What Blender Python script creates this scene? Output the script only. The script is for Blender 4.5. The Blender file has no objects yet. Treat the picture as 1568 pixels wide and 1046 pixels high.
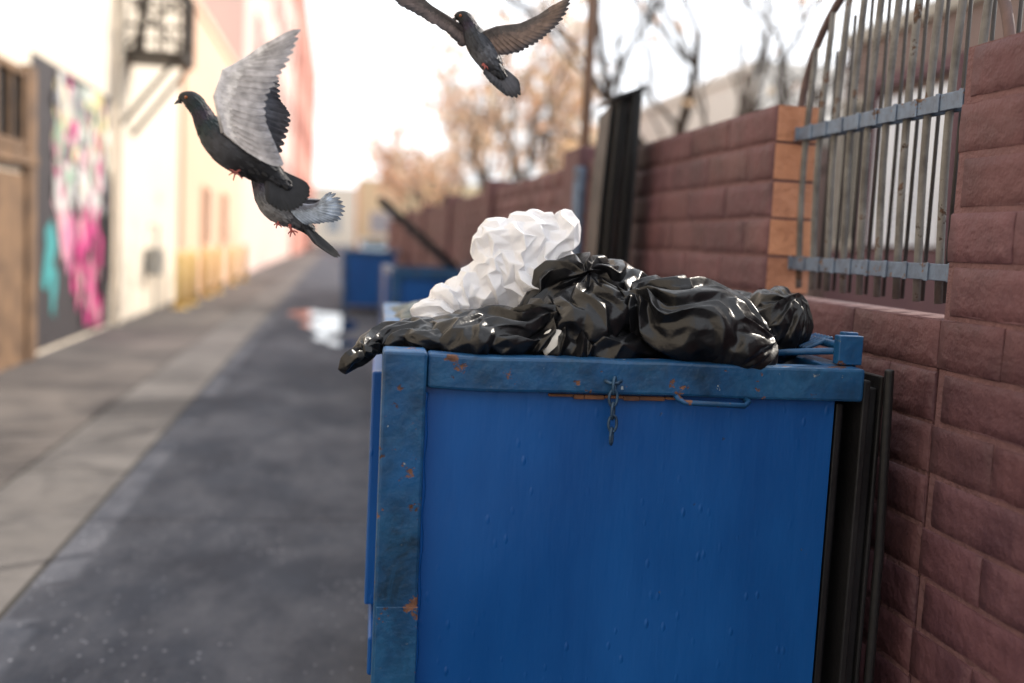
import bpy, bmesh, math, random
import numpy as np
from mathutils import Vector, Matrix, noise

random.seed(3)
scene = bpy.context.scene

# ------------------------------------------------------------------ helpers
def link(o):
    scene.collection.objects.link(o); return o

def empty(name, loc=(0,0,0), rz=0.0):
    e = bpy.data.objects.new(name, None); e.location = loc; e.rotation_euler = (0,0,rz)
    e.empty_display_size = .2
    return link(e)

class MB:
    def __init__(s): s.v=[]; s.f=[]; s.m=[]; s.c=[]
    def add(s, vs, fs, mat=0, cols=None):
        n=len(s.v); s.v.extend([tuple(v) for v in vs])
        s.f.extend([tuple(i+n for i in f) for f in fs]); s.m.extend([mat]*len(fs))
        if cols is None: cols=(1,1,1)
        if len(cols)==3 and not hasattr(cols[0],'__len__'): cols=[cols]*len(vs)
        s.c.extend(cols)
    def box(s,x0,x1,y0,y1,z0,z1,mat=0,col=None):
        vs=[(x0,y0,z0),(x1,y0,z0),(x1,y1,z0),(x0,y1,z0),(x0,y0,z1),(x1,y0,z1),(x1,y1,z1),(x0,y1,z1)]
        fs=[(0,3,2,1),(4,5,6,7),(0,1,5,4),(1,2,6,5),(2,3,7,6),(3,0,4,7)]
        s.add(vs,fs,mat,col)
    def tube(s,pts,rad,seg=8,mat=0,col=None,cap=True,flat=1.0,cols=None):
        pts=[Vector(p) for p in pts]
        if not hasattr(rad,'__len__'): rad=[rad]*len(pts)
        vs=[];cs=[]
        up=None
        for i,p in enumerate(pts):
            a=pts[max(i-1,0)]; b=pts[min(i+1,len(pts)-1)]
            t=(b-a)
            if t.length<1e-9: t=Vector((0,0,1))
            t.normalize()
            if up is None:
                up=Vector((0,1,0)) if abs(t.y)<.9 else Vector((1,0,0))
            x=t.cross(up); 
            if x.length<1e-6: x=t.orthogonal()
            x.normalize(); y=x.cross(t).normalized(); 
            up = y
            for k in range(seg):
                an=2*math.pi*k/seg
                vs.append(p+x*(math.cos(an)*rad[i])+y*(math.sin(an)*rad[i]*flat))
                cs.append(cols[i] if cols else (col or (1,1,1)))
        fs=[]
        for i in range(len(pts)-1):
            for k in range(seg):
                k2=(k+1)%seg
                fs.append((i*seg+k,i*seg+k2,(i+1)*seg+k2,(i+1)*seg+k))
        if cap:
            fs.append(tuple(range(seg))[::-1]); fs.append(tuple((len(pts)-1)*seg+k for k in range(seg)))
        s.add(vs,fs,mat,cs)
    def obj(s,name,mats,parent=None,smooth=False,bevel=0,loc=None):
        me=bpy.data.meshes.new(name); me.from_pydata(s.v,[],s.f)
        for m in mats: me.materials.append(m)
        me.polygons.foreach_set('material_index',s.m)
        if smooth: me.polygons.foreach_set('use_smooth',[True]*len(s.f))
        ca=me.color_attributes.new('Col','FLOAT_COLOR','POINT')
        arr=np.ones((len(s.v),4),dtype=np.float32); arr[:,:3]=np.array(s.c,dtype=np.float32)
        ca.data.foreach_set('color',arr.ravel())
        me.update()
        o=bpy.data.objects.new(name,me); link(o)
        if parent: o.parent=parent
        if loc: o.location=loc
        if bevel:
            b=o.modifiers.new('b','BEVEL'); b.width=bevel; b.segments=2; b.limit_method='ANGLE'
        return o

def nd(nt,t,**kw):
    n=nt.nodes.new(t)
    for k,v in kw.items():
        if k in n.inputs: n.inputs[k].default_value=v
        else: setattr(n,k,v)
    return n

def mat(name,c1,c2=None,scale=4,rough=.7,bump=.15,bscale=40,metal=0,vcol=False,stretch=(1,1,1),
        rust=None,rust_t=.62,rust_scale=6,coat=0,rvar=.1,dist=.01,spec=.5,trans=0,big=None,bigd=.8,speck=None,drips=None,chips=None):
    m=bpy.data.materials.new(name); m.use_nodes=True; nt=m.node_tree; L=nt.links
    bs=nt.nodes['Principled BSDF']
    tc=nd(nt,'ShaderNodeTexCoord'); mp=nd(nt,'ShaderNodeMapping'); mp.inputs['Scale'].default_value=stretch
    L.new(tc.outputs['Object'],mp.inputs['Vector'])
    n1=nd(nt,'ShaderNodeTexNoise',Scale=scale,Detail=4.0,Roughness=.6); L.new(mp.outputs[0],n1.inputs['Vector'])
    cr=nd(nt,'ShaderNodeValToRGB'); cr.color_ramp.elements[0].position=.34; cr.color_ramp.elements[1].position=.68
    c2=c2 or tuple(x*.75 for x in c1)
    cr.color_ramp.elements[0].color=(*c2,1); cr.color_ramp.elements[1].color=(*c1,1)
    L.new(n1.outputs['Fac'],cr.inputs[0]); col=cr.outputs[0]
    if big:
        nb=nd(nt,'ShaderNodeTexNoise',Scale=big[1],Detail=6.0,Roughness=.7,Distortion=bigd); L.new(mp.outputs[0],nb.inputs['Vector'])
        rb=nd(nt,'ShaderNodeValToRGB'); rb.color_ramp.elements[0].position=.44; rb.color_ramp.elements[1].position=.66
        rb.color_ramp.elements[0].color=(0,0,0,1)
        L.new(nb.outputs['Fac'],rb.inputs[0])
        mx=nd(nt,'ShaderNodeMix',data_type='RGBA'); L.new(rb.outputs[0],mx.inputs[0]); L.new(col,mx.inputs[6]); mx.inputs[7].default_value=(*big[0],1)
        col=mx.outputs[2]
    if speck:
        ns=nd(nt,'ShaderNodeTexVoronoi',Scale=speck[1]); L.new(mp.outputs[0],ns.inputs['Vector'])
        rs=nd(nt,'ShaderNodeValToRGB'); rs.color_ramp.elements[0].position=.10; rs.color_ramp.elements[1].position=.18
        rs.color_ramp.elements[0].color=(1,1,1,1); rs.color_ramp.elements[1].color=(0,0,0,1)
        L.new(ns.outputs['Distance'],rs.inputs[0])
        nq=nd(nt,'ShaderNodeTexNoise',Scale=1.2,Detail=3.0); L.new(mp.outputs[0],nq.inputs['Vector'])
        rq=nd(nt,'ShaderNodeMapRange'); rq.inputs['From Min'].default_value=.42; rq.inputs['From Max'].default_value=.62
        L.new(nq.outputs['Fac'],rq.inputs['Value'])
        mq=nd(nt,'ShaderNodeMath',operation='MULTIPLY'); L.new(rs.outputs[0],mq.inputs[0]); L.new(rq.outputs[0],mq.inputs[1])
        mx=nd(nt,'ShaderNodeMix',data_type='RGBA'); L.new(mq.outputs[0],mx.inputs[0]); L.new(col,mx.inputs[6]); mx.inputs[7].default_value=(*speck[0],1)
        col=mx.outputs[2]
    if vcol:
        at=nd(nt,'ShaderNodeAttribute',attribute_name='Col')
        mx=nd(nt,'ShaderNodeMix',data_type='RGBA',blend_type='MULTIPLY'); mx.inputs[0].default_value=1
        L.new(col,mx.inputs[6]); L.new(at.outputs['Color'],mx.inputs[7]); col=mx.outputs[2]
    rn=nd(nt,'ShaderNodeMapRange'); rn.inputs['To Min'].default_value=max(rough-rvar,0.02); rn.inputs['To Max'].default_value=min(rough+rvar,1)
    rn.inputs['From Min'].default_value=.3; rn.inputs['From Max'].default_value=.7
    L.new(n1.outputs['Fac'],rn.inputs['Value']); rsock=rn.outputs[0]
    nrm=None
    if bump>0:
        nbp=nd(nt,'ShaderNodeTexNoise',Scale=bscale,Detail=3.0,Roughness=.6); L.new(mp.outputs[0],nbp.inputs['Vector'])
        bp=nd(nt,'ShaderNodeBump',Strength=bump,Distance=dist); L.new(nbp.outputs['Fac'],bp.inputs['Height'])
        nrm=bp.outputs[0]
    if drips:
        mp2=nd(nt,'ShaderNodeMapping'); mp2.inputs['Scale'].default_value=(1,1,.12); L.new(tc.outputs['Object'],mp2.inputs['Vector'])
        n3=nd(nt,'ShaderNodeTexNoise',Scale=drips,Detail=3.0,Roughness=.7); L.new(mp2.outputs[0],n3.inputs['Vector'])
        b3=nd(nt,'ShaderNodeBump',Strength=.35,Distance=.004); L.new(n3.outputs['Fac'],b3.inputs['Height']); L.new(nrm,b3.inputs['Normal'])
        mp4=nd(nt,'ShaderNodeMapping'); mp4.inputs['Scale'].default_value=(1,1,.45); L.new(tc.outputs['Object'],mp4.inputs['Vector'])
        v4=nd(nt,'ShaderNodeTexVoronoi',Scale=34.0); L.new(mp4.outputs[0],v4.inputs['Vector'])
        r4=nd(nt,'ShaderNodeValToRGB'); r4.color_ramp.elements[0].position=.02; r4.color_ramp.elements[1].position=.2
        r4.color_ramp.elements[0].color=(1,1,1,1); r4.color_ramp.elements[1].color=(0,0,0,1); L.new(v4.outputs['Distance'],r4.inputs[0])
        n5=nd(nt,'ShaderNodeTexNoise',Scale=4.0,Detail=2.0); L.new(tc.outputs['Object'],n5.inputs['Vector'])
        r5=nd(nt,'ShaderNodeMapRange'); r5.inputs['From Min'].default_value=.42; r5.inputs['From Max'].default_value=.62; L.new(n5.outputs['Fac'],r5.inputs['Value'])
        m5=nd(nt,'ShaderNodeMath',operation='MULTIPLY'); L.new(r4.outputs[0],m5.inputs[0]); L.new(r5.outputs[0],m5.inputs[1])
        b4=nd(nt,'ShaderNodeBump',Strength=.8,Distance=.003); L.new(m5.outputs[0],b4.inputs['Height']); L.new(b3.outputs[0],b4.inputs['Normal'])
        nrm=b4.outputs[0]
    def patch(color,t,sc,col,rsock,nrm,off=0):
        mo=nd(nt,'ShaderNodeMapping'); mo.inputs['Location'].default_value=(off,off*1.3,off*.7); L.new(tc.outputs['Object'],mo.inputs['Vector'])
        nr=nd(nt,'ShaderNodeTexNoise',Scale=sc,Detail=6.0,Roughness=.7); L.new(mo.outputs[0],nr.inputs['Vector'])
        rr=nd(nt,'ShaderNodeValToRGB'); rr.color_ramp.elements[0].position=t; rr.color_ramp.elements[1].position=t+.02
        L.new(nr.outputs['Fac'],rr.inputs[0])
        nc=nd(nt,'ShaderNodeTexNoise',Scale=30.0,Detail=3.0); L.new(tc.outputs['Object'],nc.inputs['Vector'])
        rc=nd(nt,'ShaderNodeValToRGB'); rc.color_ramp.elements[0].color=(*[x*.35 for x in color],1); rc.color_ramp.elements[1].color=(*color,1)
        rc.color_ramp.elements[0].position=.4; rc.color_ramp.elements[1].position=.6
        L.new(nc.outputs['Fac'],rc.inputs[0])
        mx=nd(nt,'ShaderNodeMix',data_type='RGBA'); L.new(rr.outputs[0],mx.inputs[0]); L.new(col,mx.inputs[6]); L.new(rc.outputs[0],mx.inputs[7])
        b2=nd(nt,'ShaderNodeBump',Strength=.5,Distance=.003); b2.invert=True
        L.new(rr.outputs[0],b2.inputs['Height']); 
        if nrm: L.new(nrm,b2.inputs['Normal'])
        mr=nd(nt,'ShaderNodeMix'); L.new(rr.outputs[0],mr.inputs[0]); L.new(rsock,mr.inputs[2]); mr.inputs[3].default_value=.85
        return mx.outputs[2],mr.outputs[0],b2.outputs[0]
    if rust: col,rsock,nrm=patch(rust,rust_t,rust_scale,col,rsock,nrm)
    if chips: col,rsock,nrm=patch(chips[0],chips[1],chips[2],col,rsock,nrm,off=7.3)
    L.new(col,bs.inputs['Base Color']); L.new(rsock,bs.inputs['Roughness'])
    if nrm: L.new(nrm,bs.inputs['Normal'])
    bs.inputs['Metallic'].default_value=metal; bs.inputs['Coat Weight'].default_value=coat
    bs.inputs['Specular IOR Level'].default_value=spec
    if trans:
        tr=nd(nt,'ShaderNodeBsdfTranslucent'); tr.inputs[0].default_value=(*c1,1)
        ms=nd(nt,'ShaderNodeMixShader'); ms.inputs[0].default_value=trans
        L.new(bs.outputs[0],ms.inputs[1]); L.new(tr.outputs[0],ms.inputs[2])
        L.new(ms.outputs[0],nt.nodes['Material Output'].inputs['Surface'])
    return m

# ------------------------------------------------------------------ materials
M_blue  = mat('blue_paint',(.0004,.080,.31),(.0004,.056,.235),scale=3,rough=.42,rvar=.07,bump=.45,bscale=16,dist=.004,stretch=(1,1,.35),rust=(.06,.10,.20),rust_t=.71,rust_scale=16,drips=22,spec=.4)
M_rim   = mat('weathered_blue_paint',(.004,.072,.21),(.008,.030,.065),scale=8,rough=.42,bump=.6,bscale=30,dist=.005,rust=(.17,.08,.05),rust_t=.605,rust_scale=16,big=((.014,.09,.21),6),chips=((.35,.40,.42),.66,22),spec=.4)
M_rust  = mat('rust',(.20,.085,.04),(.07,.032,.02),scale=20,rough=.9)
M_blk   = mat('black_lid_plastic',(.011,.011,.013),(.007,.007,.008),rough=.5,bump=.2,spec=.35)
M_bag   = mat('black_bag_plastic',(.0075,.008,.010),(.0045,.0045,.0055),scale=5,rough=.33,rvar=.06,bump=.6,bscale=22,dist=.006,spec=.42)
M_bag2  = mat('grey_bag_plastic',(.13,.15,.14),(.05,.06,.06),scale=9,rough=.4,bump=.3)
M_white = mat('white_bag_plastic',(.88,.88,.90),(.84,.84,.87),rough=.45,bump=.7,bscale=20,dist=.007,trans=.25)
M_paper = mat('paper',(.75,.72,.66),rough=.8)
M_block = mat('painted_slump_block',(.115,.051,.058),(.075,.034,.041),scale=6,rough=.66,rvar=.12,bump=.85,bscale=30,dist=.009,vcol=True,big=((.14,.066,.073),3),bigd=.4,spec=.35)
M_mortar= mat('painted_mortar_lit',(.165,.085,.09),(.12,.06,.065),scale=12,rough=.9,bump=.8,bscale=60)  # lighter than the blocks: light catching the joints is put into this colour
M_orange= mat('orange_slump_block',(.52,.25,.145),(.38,.165,.09),scale=9,rough=.8,bump=1,bscale=40,dist=.008,vcol=True)  # wall's end face is coloured paler and more orange than the blocks
M_galv  = mat('galvanised_steel',(.15,.21,.31),(.08,.11,.17),scale=25,rough=.5,metal=.3,rust=(.2,.12,.08),rust_t=.60,rust_scale=18)
M_bar   = mat('rusty_bar_steel',(.20,.195,.19),(.07,.064,.062),scale=9,rough=.55,metal=.2,rust=(.14,.085,.06),rust_t=.60,rust_scale=9)
M_bar2  = mat('old_bar_steel',(.06,.055,.055),(.035,.03,.03),scale=22,rough=.6,metal=.2)
M_chain = mat('old_chain_steel',(.03,.08,.15),(.02,.03,.05),scale=30,rough=.45,metal=.3)
M_asph  = mat('worn_asphalt',(.052,.060,.080),(.030,.035,.050),scale=2.5,rough=.84,rvar=.08,bump=.6,bscale=90,dist=.006,big=((.115,.12,.142),.8),bigd=.15,speck=((.25,.26,.30),21),spec=.22,stretch=(1,.6,1))
M_conc  = mat('stained_concrete',(.12,.108,.104),(.07,.064,.064),scale=1.8,rough=.9,bump=.4,bscale=70,dist=.005,big=((.16,.142,.132),.7),bigd=.2,spec=.2)
M_strip = mat('gutter_concrete',(.145,.136,.132),(.09,.086,.087),scale=2.2,rough=.88,bump=.4,bscale=70,big=((.175,.165,.16),.8),bigd=.2,spec=.2)
M_ground= mat('ground_dirt',(.04,.037,.033),(.03,.027,.025),scale=2,rough=.9)
M_cream = mat('cream_stucco',(.82,.73,.60),(.78,.68,.55),scale=.6,rough=.85,bump=.3,bscale=20)
M_peach = mat('peach_stucco',(.82,.56,.40),(.78,.51,.36),scale=.5,rough=.85)
M_pink  = mat('pink_brick',(.76,.56,.49),(.72,.52,.46),scale=.5,rough=.85)
M_red   = mat('red_brick',(.60,.27,.21),(.54,.24,.19),scale=.5,rough=.85)
M_tan   = mat('tan_wood',(.26,.155,.085),(.12,.07,.04),scale=3,rough=.8)
M_dark  = mat('dark_iron',(.06,.045,.035),(.035,.028,.022),rough=.6,metal=.3)
M_glass = mat('window_glass',(.03,.035,.04),rough=.12,bump=0)
M_glass2= mat('hazy_window_glass',(.38,.42,.46),rough=.3,bump=0)
M_mural = mat('mural_paint',(1,1,1),(.85,.85,.85),scale=4,rough=.7,vcol=True,bump=0)
M_yel   = mat('yellow_paint',(.85,.62,.25),(.8,.55,.18),rough=.5)
M_grey  = mat('grey_metal_box',(.4,.39,.36),rough=.5)
M_bark  = mat('bark',(.075,.052,.04),(.035,.026,.02),scale=14,rough=.9,bump=.4,bscale=30)
M_leafo = mat('autumn_leaves',(1,1,1),(.8,.8,.8),scale=3,rough=.7,vcol=True,trans=.25,bump=0)
M_pole  = mat('brown_pole_paint',(.17,.10,.07),(.11,.065,.045),rough=.6)
M_hwall = mat('house_wall_paint',(.22,.165,.155),(.17,.13,.125),scale=1,rough=.8)
M_hpur  = mat('house_dado_paint',(.15,.085,.10),(.11,.06,.078),scale=1,rough=.8)
M_door  = mat('white_door_paint',(.76,.82,.90),(.70,.76,.86),rough=.5)
M_fwhite= mat('white_stucco',(.8,.78,.73),(.74,.71,.66),rough=.8)
M_car   = mat('car_paint',(.3,.42,.52),(.28,.4,.5),rough=.25,coat=1)
M_tyre  = mat('tyre_rubber',(.02,.02,.02),rough=.8)

M_water=bpy.data.materials.new('puddle_water'); M_water.use_nodes=True
b=M_water.node_tree.nodes['Principled BSDF']; b.inputs['Base Color'].default_value=(.02,.02,.022,1); b.inputs['Roughness'].default_value=.04

def feather_mat():
    m=bpy.data.materials.new('pigeon_feathers'); m.use_nodes=True; nt=m.node_tree; L=nt.links
    bs=nt.nodes['Principled BSDF']; at=nd(nt,'ShaderNodeAttribute',attribute_name='Col')
    tc=nd(nt,'ShaderNodeTexCoord'); n=nd(nt,'ShaderNodeTexNoise',Scale=60.0,Detail=4.0); L.new(tc.outputs['Object'],n.inputs['Vector'])
    r=nd(nt,'ShaderNodeMapRange'); r.inputs['To Min'].default_value=.7; r.inputs['To Max'].default_value=1.25
    r.inputs['From Min'].default_value=.3; r.inputs['From Max'].default_value=.7
    L.new(n.outputs['Fac'],r.inputs['Value'])
    v=nd(nt,'ShaderNodeVectorMath',operation='SCALE'); L.new(at.outputs['Color'],v.inputs[0]); L.new(r.outputs[0],v.inputs['Scale'])
    L.new(v.outputs[0],bs.inputs['Base Color']); bs.inputs['Roughness'].default_value=.55
    bs.inputs['Specular IOR Level'].default_value=.35
    tr=nd(nt,'ShaderNodeBsdfTranslucent'); L.new(v.outputs[0],tr.inputs[0])
    ms=nd(nt,'ShaderNodeMixShader'); ms.inputs[0].default_value=.2
    L.new(bs.outputs[0],ms.inputs[1]); L.new(tr.outputs[0],ms.inputs[2]); L.new(ms.outputs[0],nt.nodes['Material Output'].inputs['Surface'])
    return m
M_fea=feather_mat()
M_leg=mat('pigeon_leg_skin',(.32,.08,.07),(.25,.06,.055),rough=.6)
M_eye=mat('pigeon_eye',(.6,.16,.03),rough=.1)
M_beak=mat('pigeon_beak',(.05,.045,.045),rough=.4)
M_cere=mat('pigeon_cere',(.5,.46,.44),rough=.6)

# ------------------------------------------------------------------ ground
g=MB(); g.add([(-400,-200,0),(400,-200,0),(400,700,0),(-400,700,0)],[(0,1,2,3)]); g.obj('ground',[M_ground])
def sheets(name,x0,x1,ys,z,m,gap=.012):
    b=MB()
    for a,c in zip(ys[:-1],ys[1:]):
        b.add([(x0,a+gap/2,z),(x1,a+gap/2,z),(x1,c-gap/2,z),(x0,c-gap/2,z)],[(0,1,2,3)])
    return b.obj(name,[m])
ys=[-8,-3,1.3,5.55,9.6,13.7,18,24,30,38,50,70,100,160]
sheets('alley_road',-1.285,1.4,ys,.006,M_asph)
sheets('gutter_strip',-1.93,-1.31,[y+1.1 for y in ys],.007,M_strip,.015)
sheets('pavement',-3.5,-1.95,[-8,-2,2.2,4.9,7.4,10.2,13,16,20,26,34,45,60,90,160],.007,M_conc,.02)
sheets('back_lot',1.6,60,[-8,160],.005,M_conc)
def blob(cx,cy,rx,ry,n=40,seed=0,j=.2):
    return [(cx+rx*math.cos(t)*(1+j*noise.noise((math.cos(t)*1.5,math.sin(t)*1.5,seed))*2),
             cy+ry*math.sin(t)*(1+j*noise.noise((math.cos(t)*1.5,math.sin(t)*1.5,seed+5))*2)) for t in [2*math.pi*i/n for i in range(n)]]
for i,(cx,cy,rx,ry) in enumerate([(-.05,17.9,.5,1.3),(-.5,20,.5,.9),(.1,14.9,.22,.5),(-.22,15.6,.15,.4)]):
    b=MB(); p=blob(cx,cy,rx,ry,seed=i*3.1+1,j=.35); b.add([(x,y,.0105) for x,y in p],[tuple(range(len(p)))]); b.obj('puddle',[M_water])

# ------------------------------------------------------------------ block wall
WX0,WX1=1.40,1.555
CH=.125
wall=empty('brick_wall')
SM=[]
def wall_section(y0,y1,z1,name,BL=.40,pil=False,far=False):
    b=MB(); rnd=random.Random(int(y0*100)+7)
    nc=round(z1/CH)
    mo=MB(); mo.box(WX0+.0035,WX1-.008,y0+.006,y1-.006,0,z1-.004); mo.obj(name+'_mortar',[M_mortar],wall)
    ztop=z1
    for c in range(nc):
        zt=ztop-c*CH; zb=zt-CH
        y=y0 - (BL/2 if c%2 else 0)
        while y<y1-.01:
            a=max(y,y0); e=min(y+BL,y1)
            if e-a>.03:
                gp=.0045; gy=.0008; ch=.0035
                j=lambda s=.0018: rnd.uniform(-s,s)
                k=rnd.uniform(.86,1.14); col=(k*rnd.uniform(.97,1.03),k,k*rnd.uniform(.96,1.06))
                xo=rnd.uniform(-.002,.0015)
                A,E,B,T=a+gy,e-gy,zb+gp+j(.0015),zt-gp+j(.0015)
                nu=max(2,int((e-a)/.04)) if not far else 2; nv=4 if not far else 2
                vs=[];fs=[]
                for iv in range(nv+1):
                    for iu in range(nu+1):
                        cy_=.0015; u=A+cy_+(E-A-2*cy_)*iu/nu; v=B+ch+(T-B-2*ch)*iv/nv
                        edge=(iv==0 or iv==nv)
                        vs.append((WX0+xo+j(.0012)+(.0008 if edge else 0),u+j(.0006),v+(j(.0020) if edge else 0)))
                for iv in range(nv):
                    for iu in range(nu):
                        q=iv*(nu+1)+iu; fs.append((q,q+nu+1,q+nu+2,q+1))
                nq=len(fs)
                n0=len(vs)
                xr=WX0+xo+ch+.002
                pos=[(A,B),(E,B),(E,T),(A,T)]
                for (u,v) in pos: vs.append((xr,u,v))
                for (u,v) in pos: vs.append((WX1+xo*.2,u,v))
                bot=[iu for iu in range(nu+1)]; top=[nv*(nu+1)+iu for iu in range(nu+1)]
                lef=[iv*(nu+1) for iv in range(nv+1)]; rig=[iv*(nu+1)+nu for iv in range(nv+1)]
                fs.append(tuple([n0+0]+bot+[n0+1]))
                fs.append(tuple([n0+3]+top+[n0+2])[::-1])
                fs.append(tuple([n0+0]+lef+[n0+3])[::-1])
                fs.append(tuple([n0+1]+rig+[n0+2]))
                nf_front=len(fs)
                fs+= [(n0+0,n0+1,n0+5,n0+4),(n0+1,n0+2,n0+6,n0+5),(n0+2,n0+3,n0+7,n0+6),(n0+3,n0+0,n0+4,n0+7),(n0+4,n0+5,n0+6,n0+7)]
                st=len(b.m)
                b.add(vs,fs,0,col)
                SM.extend(range(st,st+nq))
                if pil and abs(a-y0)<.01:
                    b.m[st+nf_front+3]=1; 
            y+=BL
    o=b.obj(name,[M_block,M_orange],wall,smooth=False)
    for i in SM: o.data.polygons[i].use_smooth=True
    SM.clear()
    return o
wall_section(-1.5,2.13,2.10,'near_section')
wall_section(2.13,3.13,1.475,'low_section')
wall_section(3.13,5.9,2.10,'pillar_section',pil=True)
wall_section(5.9,9.5,2.10,'far_section_1',far=True)
wall_section(9.5,30,2.10,'far_section_2',far=True)
pb=MB()
for y in (5.9,9.4,13,17,21,26): pb.box(WX0-.05,WX1+.02,y-.2,y+.2,0,2.18)
pb.obj('pilasters',[M_block],wall,bevel=.01)

# ------------------------------------------------------------------ window grille with arch
gr=empty('window_bars_gate')
gx=1.50
b=MB(); b2=MB()
cy,hw,zb,rise=2.64,.53,2.05,.43
def arch(y):
    t=max(-1,min(1,(y-cy)/hw)); return zb+rise*math.sqrt(max(0,1-t*t))
rr=random.Random(5)
ybars=[3.085-i*.098 for i in range(10)]
for y in ybars:
    zt=arch(y)-.002
    if zt<2.08: zt=2.08
    pts=[];n=8
    tw=rr.uniform(-.003,.003)
    for i in range(n+1):
        z=1.50+(zt-1.50)*i/n
        pts.append((gx-.015*math.sin(math.pi*i/n),y+tw*math.sin(math.pi*i/n),z))
    b.tube(pts,.0105,8)
    b2.tube([(gx+.05,y-.045,1.5),(gx+.05,y-.045,zt-.02)],.006,6)
b.obj('bars',[M_bar],gr,smooth=True); b2.obj('rear_bars',[M_bar2],gr,smooth=True)
b=MB()
for z in (1.58,2.0):
    off=-.015*math.sin(math.pi*(z-1.5)/.9)
    b.box(gx+off-.022,gx+off-.012,2.17,3.12,z-.021,z+.021)
    b.box(gx+off+.012,gx+off+.022,2.17,3.12,z-.021,z+.021)
    for y in ybars: b.box(gx+off-.026,gx+off-.0225,y+.012,y+.03,z-.0235,z+.0235)
b.obj('rails',[M_galv],gr,bevel=.002)
b=MB()
pts=[(gx,cy+hw*math.cos(t),zb-.0+rise*math.sin(t)) for t in [math.pi*i/28 for i in range(29)]]
b.tube(pts,.013,8); 
b.obj('arch_frame',[mat('rusted_frame',(.13,.085,.08),(.07,.045,.045),scale=20,rough=.7)],gr,smooth=True)

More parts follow.
